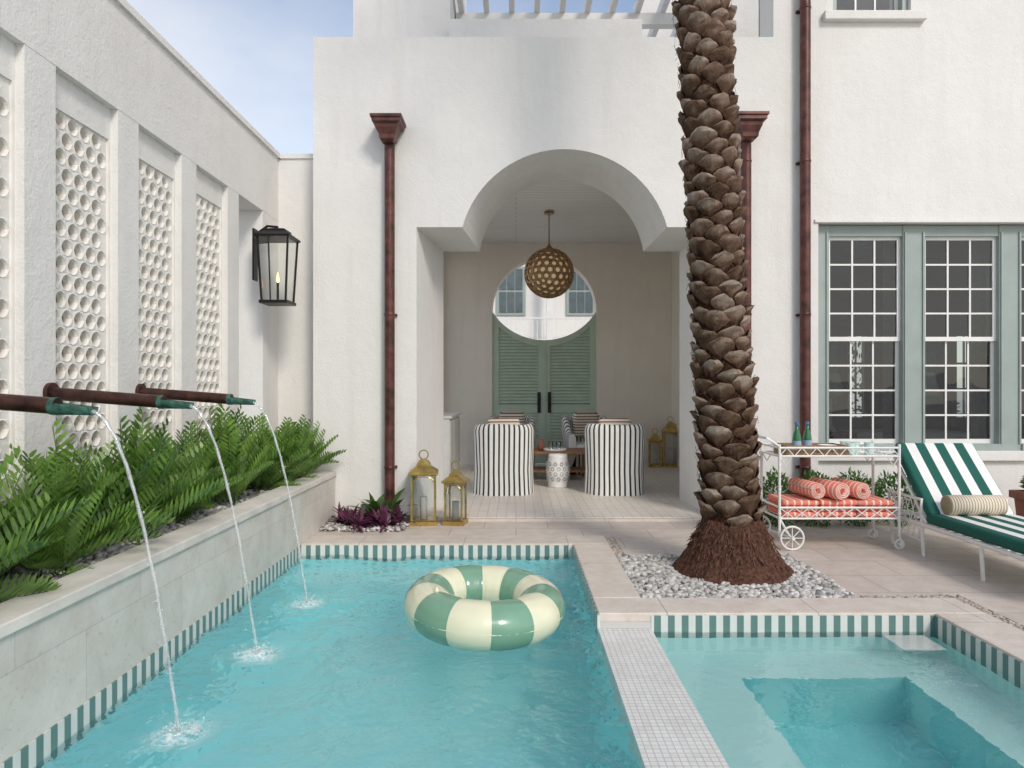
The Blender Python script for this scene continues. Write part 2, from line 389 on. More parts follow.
def fern_mesh(seed,n=36):
    random.seed(seed); V=[];F=[];T=[]
    for i in range(n):
        t=i/n; az=i*2.39996+random.uniform(-.4,.4); el=math.radians(86-52*t+random.uniform(-13,13))
        L=random.uniform(.36,.64)*(1-.12*t)
        frond_into(V,F,T,(random.uniform(-.05,.05),random.uniform(-.06,.06),0),az,el,L,17,.0175,random.uniform(.105,.135),.25+random.uniform(-.25,.5),min(1,random.uniform(.05,1.05)*(1-.35*t)+.08),vang=random.uniform(.35,.75))
    me=bpy.data.meshes.new('cycad'); me.from_pydata([tuple(v) for v in V],[],F); me.materials.append(LEAF)
    a=me.attributes.new('tone','FLOAT','POINT'); a.data.foreach_set('value',T); return me
fm=[fern_mesh(s) for s in (1,2,3,4,5)]
y=1.55;i=0
while y<6.9:
    o=bpy.data.objects.new('cycad_plant',fm[i%5]); COL.objects.link(o)
    o.location=(-2.33+(.11 if i%2 else -.06)+random.uniform(-.03,.03),y,.43); o.rotation_euler=(random.uniform(-.12,.12),random.uniform(-.02,.12),random.uniform(0,6.28))
    s=random.uniform(.84,1.22); o.scale=(s,s,s*1.05)
    y+=random.uniform(.27,.38); i+=1
for (px_,py_) in ((-2.12,6.72),(-2.10,6.15)):
    o=bpy.data.objects.new('cycad_plant',fm[2]); COL.objects.link(o); o.location=(px_,py_,.43); o.rotation_euler=(0,.1,py_)
def shrub(name,loc,rx,ry,rz,n,ls,mt,parent=None,lw=.4,up=False):
    V=[];F=[];T=[]
    for i in range(n):
        u=Vector((random.gauss(0,1),random.gauss(0,1),abs(random.gauss(0,1)) if up else random.gauss(0,1))).normalized()*random.uniform(.35,1)**.5
        q=Vector((u.x*rx,u.y*ry,u.z*rz)); q*=(1+.25*mnoise.noise(q*9+Vector(loc)))
        d=(u+Vector((random.uniform(-.7,.7),random.uniform(-.7,.7),random.uniform(-.3,.7)))).normalized()
        w=d.cross(Vector((random.uniform(-1,1),random.uniform(-1,1),random.uniform(-1,1)))).normalized(); l=ls*random.uniform(.6,1.3)
        k=len(V); V+= [q,q+d*l*.5+w*l*lw*.5,q+d*l,q+d*l*.5-w*l*lw*.5]; T+=[random.random()]*4; F.append((k,k+1,k+2,k+3))
    o=obj(name,V,F,mt,parent,False,loc); set_tone(o,T); return o
for x in (2.55,2.95,3.35,3.75,4.3): shrub('boxwood_shrub',(x,6.72,.26),.22,.2,.25,1300,.05,LEAFB)
obj('ground_bed_soil',[(-1.84,6.45,.004),(-1.12,6.45,.004),(-1.12,6.98,.004),(-1.84,6.98,.004)],[(0,1,2,3)],SOIL)
pebbles('base_bed_pebbles',[(-1.84,-1.05,6.4,6.97)],.018,1100,.012,PEB)
def blades(name,loc,n,L,w,mt,spread=1.0):
    V=[];F=[];T=[]
    for i in range(n):
        az=random.uniform(0,6.28); el=random.uniform(.35,1.4)/spread; l=L*random.uniform(.6,1.1); d=Vector((math.cos(az)*math.cos(el),math.sin(az)*math.cos(el),math.sin(el))); h=Vector((-math.sin(az),math.cos(az),0))
        p=Vector((random.uniform(-.04,.04),random.uniform(-.04,.04),0)); k=len(V); m_=5; tn=random.random()
        for j in range(m_+1):
            t=j/m_; ww=w*math.sin(math.pi*(.15+.85*t))*.5+.001; V+=[p+h*ww,p-h*ww]; T+=[tn]*2; p=p+d*l/m_; d=(d+Vector((0,0,-.25))).normalized()
        for j in range(m_): F.append((k+2*j,k+2*j+1,k+2*j+3,k+2*j+2))
    o=obj(name,V,F,mt,None,True,loc); set_tone(o,T); return o
for (x,y) in [(-1.62,6.62),(-1.45,6.72),(-1.30,6.62),(-1.18,6.74),(-1.5,6.55),(-1.72,6.75),(-1.36,6.8),(-1.25,6.55)]:
    blades('purple_groundcover',(x,y,.01),46,.24,.035,PURP)
for (x,y) in [(-1.42,6.78),(-1.28,6.82)]: blades('bromeliad_plant',(x,y,.05),16,.36,.085,LEAFB)

# ---------------- left garden wall ----------------
gw=empty('breeze_block_wall')
XW=-2.54; TOPZ=3.80; HZ=3.13
box('header',XW-.30,XW,-1.5,7.3,HZ,TOPZ,WALL,gw)
box('wall_cap',XW-.32,XW+.025,-1.5,7.298,TOPZ,TOPZ+.05,WALL,gw)
box('base',XW-.30,XW,-1.5,7.3,-.04,.62,WALL,gw)
pw=.24
for k,ys in enumerate([3.53+.83*j for j in range(-5,4)]):
    box('pilaster_%d'%k,XW-.30,XW-.002,ys,ys+pw,.62,HZ,WALL,gw)
box('pilaster_end',XW-.30,XW-.002,6.85,7.3,.62,HZ,WALL,gw)
def screen_panel(y0,y1,z0,z1,x,mb):
    nc=5; cw=(y1-y0)/nc; ch=.098; nr=int((z1-z0)/ch); ch=(z1-z0)/nr; M=16
    for r in range(nr):
        zc=z0+ch*(r+.5)
        off=(r%2)*.5
        cols=[(c+off) for c in range(-1 if off else 0,nc)]
        for c in cols:
            a=y0+cw*c; b_=a+cw
            a2=max(a,y0); b2=min(b_,y1)
            if b2-a2<cw*.9: mb.box(x-.045,x,a2,b2,zc-ch/2,zc+ch/2); continue
            cy=(a+b_)/2; inner=[];mid=[];outer=[]
            for m_ in range(M):
                t=2*math.pi*m_/M; ct,st=math.cos(t),math.sin(t)
                hy=cw*.38*ct*(1-.20*abs(st)); hz=ch*.42*st
                inner.append((cy+hy,zc+hz)); mid.append((cy+hy*1.15,zc+hz*1.12))
                q=1/max(abs(ct),abs(st)); outer.append((cy+ct*cw*.5*q,zc+st*ch*.5*q))
            k=len(mb.V)
            for (p,q) in outer: mb.V.append((x,p,q))
            for (p,q) in mid: mb.V.append((x+.004,p,q))
            for (p,q) in inner: mb.V.append((x-.010,p,q))
            for (p,q) in inner: mb.V.append((x-.045,p,q))
            for m_ in range(M):
                n_=(m_+1)%M
                for lv in range(3): mb.F.append((k+lv*M+m_,k+lv*M+n_,k+(lv+1)*M+n_,k+(lv+1)*M+m_))
    return mb
sm=MB()
for ys in [3.53+.83*j for j in range(-4,4)]:
    a=ys-.83+pw; b_=ys
    box('panel_top_%.1f'%ys,XW-.2,XW-.05,a,b_,2.93,HZ,WALL,gw)
    screen_panel(a+.02,b_-.02,.68,2.93,XW-.065,sm)
    sm.box(XW-.11,XW-.05,a,a+.02,.62,2.93); sm.box(XW-.11,XW-.05,b_-.02,b_,.62,2.93)
    box('screen_backing_%.1f'%ys,XW-.20,XW-.125,a,b_,.62,HZ-.2,BEIGE,gw)
sm.make('pierced_screens',SCREEN,gw)
box('return_wall',XW-.30,-2.08,7.3,7.6,-.04,TOPZ,WALL,gw)
box('return_cap',XW-.32,-2.08,7.28,7.62,TOPZ,TOPZ+.05,WALL,gw)

def spout(y):
    e=empty('water_spout')
    zw=1.325; zt=1.27; k=MB(); k.tube([(XW-.05,y,zw),(-1.92,y,zt+.004)],.035,16); k.tube([(XW-.02,y,zw),(XW+.02,y,zw)],.055,16)
    o=k.make('copper_pipe',SPOUT,e); autosmooth(o)
    V=[];F=[];n=10
    for i,xx in enumerate((-1.93,-1.77)):
        for rr in (.035,.030):
            for j in range(n+1):
                a=math.pi+math.pi*j/n if i else math.pi*.85+math.pi*1.3*j/n
                V.append((xx,y+rr*math.cos(a),zt+rr*math.sin(a)+(0 if i else .003)))
    m_=n+1
    for j in range(n):
        F.append((j,j+1,2*m_+j+1,2*m_+j)); F.append((m_+j,3*m_+j,3*m_+j+1,m_+j+1)); F.append((2*m_+j,2*m_+j+1,3*m_+j+1,3*m_+j))
    obj('verdigris_lip',V,F,VERD,e,True)
    k=MB(); k.tube([(-1.945,y,zt+.004),(-1.92,y,zt+.003)],.037,16); autosmooth(k.make('collar',VERD,e))
    P=[];R=[]; zc=zt
    for i in range(61):
        t=i/60; xx=-1.775+(JX+1.775)*t; zz=zc-.018-(zc-.018-WL)*(t*t*.93+.07*t)
        P.append((xx+.0012*math.sin(i*.9),y+.0015*math.sin(i*.7+y),zz)); R.append(.0085-.0015*t+.0010*math.sin(i*.8)+.0006*math.sin(i*2.3))
    MB().tube(P,R,8).make('water_jet',STREAM,e,True)
    V=[];F=[];kk=0
    for i in range(110):
        if i<80:
            a=random.uniform(0,6.28); r=abs(random.gauss(0,.05)); h=abs(random.gauss(0,.03)); c=np.array([JX+r*math.cos(a),y+r*math.sin(a),WL+h])
        else:
            p=P[random.randint(30,60)]; c=np.array([p[0]+random.gauss(0,.010),p[1]+random.gauss(0,.010),p[2]+random.uniform(-.02,.02)])
        V+=(PV*random.uniform(.0015,.005)+c).tolist(); F+=(PF+kk).tolist(); kk+=len(PV)
    obj('splash_drops',V,F,STREAM,e,True)
for y in (2.86,3.72,4.61): spout(y)

# ---------------- villa ----------------
vi=empty('white_villa')
YF=7.0; YB=8.1
def outline(cx,hw,shz,r,cz,n=32):
    P=[(cx-hw,0),(cx-hw,shz)]
    a0=math.asin(min(1,(shz-cz)/r)); 
    for i in range(n+1):
        a=math.pi-a0-(math.pi-2*a0)*i/n; P.append((cx+r*math.cos(a),cz+r*math.sin(a)))
    P+=[(cx+hw,shz),(cx+hw,0)]; return P
Of=outline(.50,1.52,3.0,1.09,2.71); Ob=outline(.54,1.40,2.97,.98,2.83)
FX0,FX1,FT=-2.08,3.10,4.95
V=[];F=[]
def addface(P,y):
    k=len(V); V.extend([(p[0],y,p[1]) for p in P]); return k
kf=addface(Of,YF); kb=addface(Ob,YB); n=len(Of)
for i in range(n-1): F.append((kf+i,kf+i+1,kb+i+1,kb+i))
k1=len(V); V+= [(FX0,YF,0),(FX0,YF,FT),(FX1,YF,FT),(FX1,YF,0),(FX0,YB,0),(FX0,YB,FT),(FX1,YB,FT),(FX1,YB,0)]
F.append(tuple([k1,k1+1,k1+2,k1+3]+[kf+i for i in range(n-1,-1,-1)]))
F.append(tuple([k1+4,k1+5,k1+6,k1+7]+[kb+i for i in range(n-1,-1,-1)]))
F+= [(k1,k1+4,k1+5,k1+1),(k1+1,k1+5,k1+6,k1+2),(k1+2,k1+6,k1+7,k1+3)]
obj('arched_facade',V,F,WALL,vi)
box('upper_wall_right',2.64,9,YF,YF+.4,4.95,5.20,WALL,vi)
box('upper_wall_a',2.64,3.25,YF,YF+.4,5.20,8.5,WALL,vi)
box('upper_wall_b',4.05,9,YF,YF+.4,5.20,8.5,WALL,vi)
box('upper_wall_c',3.25,4.05,YF,YF+.4,7.2,8.5,WALL,vi)
box('wall_over_windows',3.10,9,YF,YF+.4,3.05,4.95,WALL,vi)
box('string_course',3.06,9,YF-.02,YF+.05,3.045,3.075,WALL,vi)
box('wall_below_windows',3.10,9,YF+.07,YF+.4,0,.60,WALL,vi)
box('window_sill',3.10,9,YF+.01,YF+.4,.60,.70,WALL,vi,.008)
box('upper_sill',3.14,4.18,YF-.07,YF+.3,5.10,5.19,WALL,vi,.008)
def sash_window(x0,x1,z0,z1,yf,e):
    fr=MB(); fw=.035; mid=(z0+z1)/2
    g=MB()
    for (a,b_,yy) in ((mid-.01,z1,yf),(z0,mid+.03,yf+.03)):
        fr.box(x0,x0+fw,yy,yy+.03,a,b_).box(x1-fw,x1,yy,yy+.03,a,b_).box(x0+fw,x1-fw,yy,yy+.03,b_-fw,b_).box(x0+fw,x1-fw,yy,yy+.03,a,a+fw+.01)
        for c in (1,2):
            xc=x0+fw+(x1-x0-2*fw)*c/3; fr.box(xc-.009,xc+.009,yy+.004,yy+.026,a+fw+.01,b_-fw)
        for r in (1,2,3):
            zc=a+fw+(b_-a-2*fw)*r/4; fr.box(x0+fw,x1-fw,yy+.006,yy+.024,zc-.009,zc+.009)
        for c in range(3):
            for r in range(4):
                pa=x0+fw+(x1-x0-2*fw)*c/3; pb=x0+fw+(x1-x0-2*fw)*(c+1)/3; qa=a+fw+(b_-a-2*fw)*r/4; qb=a+fw+(b_-a-2*fw)*(r+1)/4
                dx=random.uniform(-.002,.002); dz_=random.uniform(-.002,.002); yy2=yy+.015; k=len(g.V)
                g.V+=[(pa,yy2-dx-dz_,qa),(pb,yy2+dx-dz_,qa),(pb,yy2+dx+dz_,qb),(pa,yy2-dx+dz_,qb)]; g.F.append((k,k+1,k+2,k+3))
    fr.make('sash_bars',WHITEP,e); g.make('glass',WGLASS,e)
wi=MB()
xs=[3.25+1.0*i for i in range(5)]; yf=YF+.12
for i in range(4):
    e=empty('sash_window'); e.parent=vi
    sash_window(xs[i],xs[i]+.77,.77,2.93,yf+.02,e)
px=3.12
for i in range(4):
    wi.box(px,xs[i],yf-.03,yf+.12,.70,3.04); px=xs[i]+.77
wi.box(px,9,yf-.03,yf+.12,.70,3.04)
for i in range(4):
    wi.box(xs[i],xs[i]+.77,yf-.02,yf+.12,2.93,3.04); wi.box(xs[i],xs[i]+.77,yf-.05,yf+.12,.70,.77)
    wi.box(xs[i]-.03,xs[i]-.012,yf-.045,yf-.03,.77,2.97); wi.box(xs[i]+.782,xs[i]+.80,yf-.045,yf-.03,.77,2.97)
wi.make('window_frames',FRAME,vi)
e=empty('sash_window'); e.parent=vi; sash_window(3.31,3.99,5.25,7.1,YF+.1,e)
MB().box(3.25,3.31,YF+.05,YF+.2,5.2,7.2).box(3.99,4.05,YF+.05,YF+.2,5.2,7.2).box(3.31,3.99,YF+.05,YF+.2,5.19,5.25).make('upper_window_frame',FRAME,vi)
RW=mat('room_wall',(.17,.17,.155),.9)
rm=MB(); 
quad(rm,(3.2,7.42,3.2),(9,7.42,3.2),(9,10.4,3.2),(3.2,10.4,3.2)); quad(rm,(3.2,7.42,.02),(9,7.42,.02),(9,10.4,.02),(3.2,10.4,.02)); quad(rm,(9,7.4,0),(9,10.4,0),(9,10.4,4),(9,7.4,4)); quad(rm,(3.2,8.1,0),(3.2,10.4,0),(3.2,10.4,4),(3.2,8.1,4))
for (a,b_) in ((3.2,5.05),(5.34,6.70),(7.0,9.0)): rm.box(a,b_,10.4,10.55,0,3.2)
for (a,b_) in ((5.05,5.34),(6.70,7.0)): rm.box(a,b_,10.4,10.55,2.15,3.2); 
for (a,b_) in ((5.05,5.34),(6.70,7.0)): rm.box(a,b_,10.4,10.55,0,.9)
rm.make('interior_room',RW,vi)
k=MB()
for (a,b_) in ((5.05,5.34),(6.70,7.0)):
    k.box(a,a+.03,10.42,10.47,.9,2.15).box(b_-.03,b_,10.42,10.47,.9,2.15)
    for q in range(4): k.box(a+.03,b_-.03,10.43,10.46,.93+q*.39,.96+q*.39)
    k.box((a+b_)/2-.01,(a+b_)/2+.01,10.431,10.459,.9,2.15)
k.make('room_rear_added_windows',FRAME,vi)  # rear windows added so bright daylight patches show behind the sash panes
shrub('court_shrub',(6.2,12.6,1.1),1.9,.5,1.2,1800,.16,LEAFB)
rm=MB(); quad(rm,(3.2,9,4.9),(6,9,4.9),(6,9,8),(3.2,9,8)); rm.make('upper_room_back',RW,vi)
CURT=mat('linen_curtain',(.6,.62,.55),.9)
def curtain(x0,x1,mtt):
    V=[];F=[];n=30
    for i in range(n+1):
        t=i/n; xx=x0+(x1-x0)*t; yy=7.5+.03*math.sin(t*22)
        V+=[(xx,yy,.1),(xx,yy,3.0)]
    for i in range(n): F.append((2*i,2*i+2,2*i+3,2*i+1))
    return obj('curtain',V,F,mtt,vi,True)
curtain(3.22,3.36,CURT);curtain(4.03,4.28,CURT); curtain(5.0,5.3,CURT)
TURQ=mat('teal_art',(.03,.45,.48),.6)
box('wall_art',4.0,4.85,10.3,10.38,1.1,2.0,TURQ,vi); box('wall_art_b',5.55,6.35,10.3,10.38,1.1,1.9,TURQ,vi); box('room_sofa',4.4,6.2,9.2,10.0,.02,.75,FABR,vi,.05)
MB().lathe([(.12,0),(.05,.1),(.05,.45),(.02,.5)],(4.3,9.4,.75),12).lathe([(.2,.5),(.14,.8)],(4.3,9.4,.75),16).lathe([(.2,.5),(.14,.8)],(5.3,8.9,.75),16).make('table_lamp',FABR,vi,True)
box('room_table',4.0,4.6,9.2,9.7,.02,.75,WOOD,vi)
lz=3.86
MB().box(-1.6,-1.3,YB,8.25,0,lz).box(-1.6,-1.3,9.9,10.05,0,lz).box(-1.6,-1.3,11.6,11.8,0,lz).box(-1.6,-1.3,8.25,9.9,3.65,lz).box(-1.6,-1.3,10.05,11.6,3.65,lz).make('loggia_left_added_openings',WALLIN,vi)  # unseen left side, opened up between piers to let daylight into the loggia
box('loggia_right_wall',2.69,3.18,YB+.002,11.8,0,lz,WALLIN,vi)
box('loggia_ceiling',-1.6,3.18,YB+.002,12.1,lz,lz+.3,CEIL,vi)
box('loggia_floor',-1.6,3.18,YF-.02,12.1,-.05,.03,MOSF,vi)
box('threshold_step',-1.02,2.02,YF-.10,YF-.021,-.03,.022,COPE,vi,.006)
box('loggia_skirting',-1.29,-.42,11.785,11.798,.03,.13,WALLIN,vi); box('loggia_skirting_b',1.40,2.68,11.785,11.798,.03,.13,WALLIN,vi)
gx=.49; gr=.90; gs=2.70
P=[(gx-gr,0.03),(gx-gr,gs)]+[(gx+gr*math.cos(math.pi-math.pi*i/36),gs+gr*math.sin(math.pi*i/36)) for i in range(1,36)]+[(gx+gr,gs),(gx+gr,.03)]
V=[];F=[]; kf=addface(P,11.8); kb=addface(P,12.1); n=len(P)
for i in range(n-1): F.append((kf+i,kf+i+1,kb+i+1,kb+i))
k1=len(V); V+=[(-1.6,11.8,0.03),(-1.6,11.8,lz),(3.18,11.8,lz),(3.18,11.8,0.03),(-1.6,12.1,0.03),(-1.6,12.1,lz),(3.18,12.1,lz),(3.18,12.1,0.03)]
F.append(tuple([k1,k1+1,k1+2,k1+3]+[kf+i for i in range(n-1,-1,-1)])); F.append(tuple([k1+4,k1+5,k1+6,k1+7]+[kb+i for i in range(n-1,-1,-1)]))
obj('loggia_back_wall',V,F,WALLIN,vi)
gt=empty('louvred_gate',(gx,11.83,0.04))
def ztop(x): return 3.21-math.sqrt(max(0,1.07**2-x*x))
fr=MB(); sl=MB()
for s in (-1,1):
    xa,xb=(.002,.10); xc,xd=(.79,.898)
    for (a,b_) in ((xa,xb),(xc,xd)):
        l,r=sorted((s*a,s*b_))
        k=len(fr.V); za,zb=ztop(l),ztop(r)
        fr.V+=[(l,0,0),(r,0,0),(r,0,zb),(l,0,za),(l,.05,0),(r,.05,0),(r,.05,zb),(l,.05,za)]
        fr.F+=[(k,k+1,k+2,k+3),(k+4,k+7,k+6,k+5),(k,k+4,k+5,k+1),(k+3,k+2,k+6,k+7),(k,k+3,k+7,k+4),(k+1,k+5,k+6,k+2)]
    l,r=sorted((s*.1,s*.79))
    fr.box(l,r,.002,.048,0,.16); fr.box(l,r,.002,.048,.88,1.02)
    nn=12
    for i in range(nn):
        xa_=.1+.69*i/nn; xb_=.1+.69*(i+1)/nn; l2,r2=sorted((s*xa_,s*xb_)); zl,zr=ztop(l2),ztop(r2); k=len(fr.V)
        fr.V+=[(l2,.002,zl-.11),(r2,.002,zr-.11),(r2,.002,zr),(l2,.002,zl),(l2,.048,zl-.11),(r2,.048,zr-.11),(r2,.048,zr),(l2,.048,zl)]
        fr.F+=[(k,k+1,k+2,k+3),(k+4,k+7,k+6,k+5),(k+3,k+2,k+6,k+7)]
        k=len(fr.V); fr.V+=[(l2,.047,.1),(r2,.047,.1),(r2,.047,zr-.05),(l2,.047,zl-.05)]; fr.F.append((k,k+1,k+2,k+3))
    zz=.17
    while zz<2.7:
        if not (.85<zz<1.015):
            lo=.1; hi=.79
            while lo<hi and ztop(lo)-.1<zz: lo+=.02
            if hi-lo>.03:
                l3,r3=sorted((s*lo,s*hi)); k=len(sl.V)
                sl.V+=[(l3,.006,zz),(r3,.006,zz),(r3,.030,zz+.052),(l3,.030,zz+.052),(l3,.012,zz-.006),(r3,.012,zz-.006),(r3,.036,zz+.046),(l3,.036,zz+.046)]
                sl.F+=[(k,k+1,k+2,k+3),(k+4,k+7,k+6,k+5),(k,k+4,k+5,k+1)]
        zz+=.055
fr.make('gate_frame',SAGE,gt); sl.make('louvres',SAGE,gt)
box('meeting_stile',-.022,.022,-.014,-.002,.02,2.12,SAGE,gt)
for s in (-1,1):
    k=MB().box(s*.09-.03,s*.09+.03,-.012,-.001,.88,1.24).tube([(s*.09,-.01,.96),(s*.09,-.06,.98),(s*.09,-.06,1.16),(s*.09,-.01,1.18)],.012); k.make('pull_handle',BLACK,gt)
box('service_door',2.675,2.69,8.9,9.7,.03,2.4,BLACK,vi)
box('tower_left',-1.98,-.80,8.3,11,4.95,9,WALL,vi)
box('terrace_floor',-2.05,3.1,8.1,12.1,4.5,4.95,WALL,vi)
box('terrace_parapet',-.798,1.5,8.12,8.3,4.95,5.74,WALL,vi)
box('rear_block',1.98,5.5,11,11.3,4.95,9,WALL,vi)
e=empty('sash_window'); e.parent=vi; sash_window(2.55,3.15,5.9,7.6,10.95,e)
pg=empty('pergola'); k=MB()
k.box(-.79,2.3,8.95,9.07,6.12,6.27).box(-.79,2.3,11.5,11.62,6.12,6.27)
for i in range(10): k.box(-.75+.33*i,-.68+.33*i,8.6,10.95,6.271,6.42)
k.make('rafters',WHITEP,pg)
for i,xx in enumerate((2.18,)): box('post_%d'%i,xx,xx+.11,8.955,9.065,4.95,6.119,WHITEP,pg)
def downspout(x,head,top,bot):
    e=empty('copper_downspout'); yc=YF-.085; k=MB()
    k.lathe([(.052,bot),(.052,top)],(x,yc,0),20)
    zb=bot+.5
    while zb<top-.2:
        k.lathe([(.0525,zb),(.056,zb+.006),(.056,zb+.024),(.0525,zb+.03)],(x,yc,0),20); k.box(x-.065,x+.065,YF-.03,YF-.001,zb+.003,zb+.027); zb+=1.55
    o=k.make('pipe',COPPER,e); autosmooth(o)
    if head:
        k=MB().lathe([(.055,0),(.075,.02),(.080,.06),(.105,.12),(.11,.155),(.14,.17),(.14,.20),(.155,.21),(.155,.235)],(x,yc-.07,top-.02),4); k.V=[(a,b2 if b2<YF-.004 else YF-.004,c) for a,b2,c in k.V]
        k.make('conductor_head',COPPER,e)
downspout(-1.28,True,3.83,.03); downspout(2.33,True,3.85,.03); downspout(2.93,False,8.4,.03)
gl=empty('wall_lantern',(-2.31,6.62,2.49)); k=MB(); h=.30
def tap(z): return .115+.03*(z+h)/(2*h)
for sx in (-1,1):
    for sy in (-1,1): k.tube([(sx*tap(-h),sy*tap(-h),-h),(sx*tap(h),sy*tap(h),h)],.012,4)
k.lathe([(tap(-h)+.02,-h-.03),(tap(-h)+.02,-h)],(0,0,0),4); k.lathe([(tap(h)+.02,h),(tap(h)+.025,h+.02),(.10,h+.07),(.10,h+.085),(.05,h+.10)],(0,0,0),4)
k.tube([(0,0,h+.09),(0,0,h+.12),(-.1,0,h+.13),(-.225,0,h+.04)],.012,8); k.box(-.229,-.212,-.05,.05,-.1,h+.10)
k.tube([(0,0,-h),(0,0,-.12)],.012,8)
k.make('frame',BLACK,gl)
MB().lathe([(tap(-h)-.003,-h+.001),(tap(h)-.003,h-.001)],(0,0,0),4,False).make('glass_panes',GLASS,gl)
MB().lathe([(.002,-.12),(.014,-.10),(.010,-.06),(.001,-.02)],(0,0,0),10).make('gas_flame',FLAME,gl,True)

nb=empty('neighbour_house'); box('walls',-5.6,12,22,26,-.03,11,WALL,nb)
PANE=mat('dark_pane',(.12,.15,.16),.1)
for i in range(5):
    for zz in (.6,3.75):
        x=-5.05+2.25*i; e=MB().box(x-.08,x+.86,21.93,21.99,zz-.06,zz+1.5)
        e.make('window_surround_%d'%i,FRAME,nb); m2=MB()
        for a in range(3): m2.box(x+.02+.26*a,x+.24+.26*a,21.90,21.928,zz+.03,zz+.68); m2.box(x+.02+.26*a,x+.24+.26*a,21.90,21.928,zz+.76,zz+1.42)
        m2.make('panes_%d'%i,PANE,nb)
k=MB().box(-4,5,21.2,21.95,2.75,2.87)
for i in range(60): k.box(-4+.15*i,-3.975+.15*i,21.22,21.24,2.87,3.5)
k.box(-4,5,21.2,21.26,3.5,3.55)
for xx in (-1.6,.95,3.5): k.box(xx,xx+.2,21.21,21.41,-.03,8)
k.make('balcony',WHITEP,nb)

# ---------------- pendant ----------------
pd=empty('pendant_lamp',(.47,9.7,2.98))
bm=bmesh.new(); bmesh.ops.create_icosphere(bm,subdivisions=3,radius=.35)
vv=[v.co.copy() for v in bm.verts]; nb_=[[sum((w.co for w in f.verts),Vector())/3 for f in v.link_faces] for v in bm.verts]; bm.free()
V=[];F=[]
for c,ring in zip(vv,nb_):
    n_=c.normalized(); u=n_.orthogonal().normalized(); w=n_.cross(u)
    ring.sort(key=lambda p: math.atan2((p-c).dot(w),(p-c).dot(u))); m_=len(ring); k=len(V)
    cc=sum(ring,Vector())/m_
    V+= [p.normalized()*.35 for p in ring]+[(cc+(p-cc)*.62).normalized()*.356 for p in ring]+[(cc+(p-cc)*.57).normalized()*.332 for p in ring]
    for j in range(m_):
        q=(j+1)%m_; F.append((k+j,k+q,k+m_+q,k+m_+j)); F.append((k+m_+j,k+m_+q,k+2*m_+q,k+2*m_+j))
obj('pierced_globe',V,F,BRONZE,pd)
mm,nt2,bb=nodes('lit_diffuser'); bb.inputs['Base Color'].default_value=(.70,.56,.38,1); bb.inputs['Emission Color'].default_value=(1,.74,.42,1); bb.inputs['Emission Strength'].default_value=.22
MB().lathe([(.322*math.sin(math.pi*i/16)+.0005,-.322*math.cos(math.pi*i/16)) for i in range(17)],(0,0,0),32).make('globe_diffuser',mm,pd,True)
MB().lathe([(.03,.33),(.05,.36),(.02,.40),(.012,.42)],(0,0,0),16).tube([(0,0,.4),(0,0,.86)],.009,8).lathe([(.07,.84),(.07,.872)],(0,0,0),20).make('stem_and_canopy',BRONZE,pd)

def floor_lantern(x,y,w,h,z0):
    e=empty('brass_lantern',(x,y,z0),(0,0,random.uniform(-.2,.2))); a=w/2; k=MB(); hb=h*.68
    k.lathe([(a,0),(a,.04),(a-.02,.05)],(0,0,0),4); k.lathe([(a-.01,hb),(a+.01,hb+.01),(a+.01,hb+.03),(a*.5,hb+h*.12),(a*.5,hb+h*.15),(a*.3,hb+h*.2),(.01,hb+h*.22)],(0,0,0),4)
    for sx in (-1,1):
        for sy in (-1,1): k.box(sx*(a-.022)-.009,sx*(a-.022)+.009,sy*(a-.022)-.009,sy*(a-.022)+.009,.05,hb)
    ring=[(.045*math.cos(t*math.pi/8),0,hb+h*.21+.045+.045*math.sin(t*math.pi/8)) for t in range(17)]
    k.tube(ring,.006,6,False)
    for (ux,uy,ox,oy) in ((1,0,0,-1),(1,0,0,1),(0,1,-1,0),(0,1,1,0)):
        w2=a-.03; pts=[]
        for t in range(9):
            q=math.pi*t/8; s_=math.cos(q)*w2; pts.append((ux*s_+ox*(a-.022),uy*s_+oy*(a-.022),hb-.07+.06*math.sin(q)))
        k.tube(pts,.005,5)
    k.make('frame',BRASS,e)
    MB().lathe([(a-.024,.05),(a-.024,hb)],(0,0,0),4,False).make('glass',GLASS,e)
    MB().lathe([(.035,.05),(.035,hb*.55)],(0,0,0),14).make('candle',FABR,e,True)
floor_lantern(-.92,6.80,.27,.72,.0); floor_lantern(-.60,6.78,.21,.60,.0)
floor_lantern(2.60,11.5,.27,.84,.03); floor_lantern(2.33,11.45,.22,.62,.03)

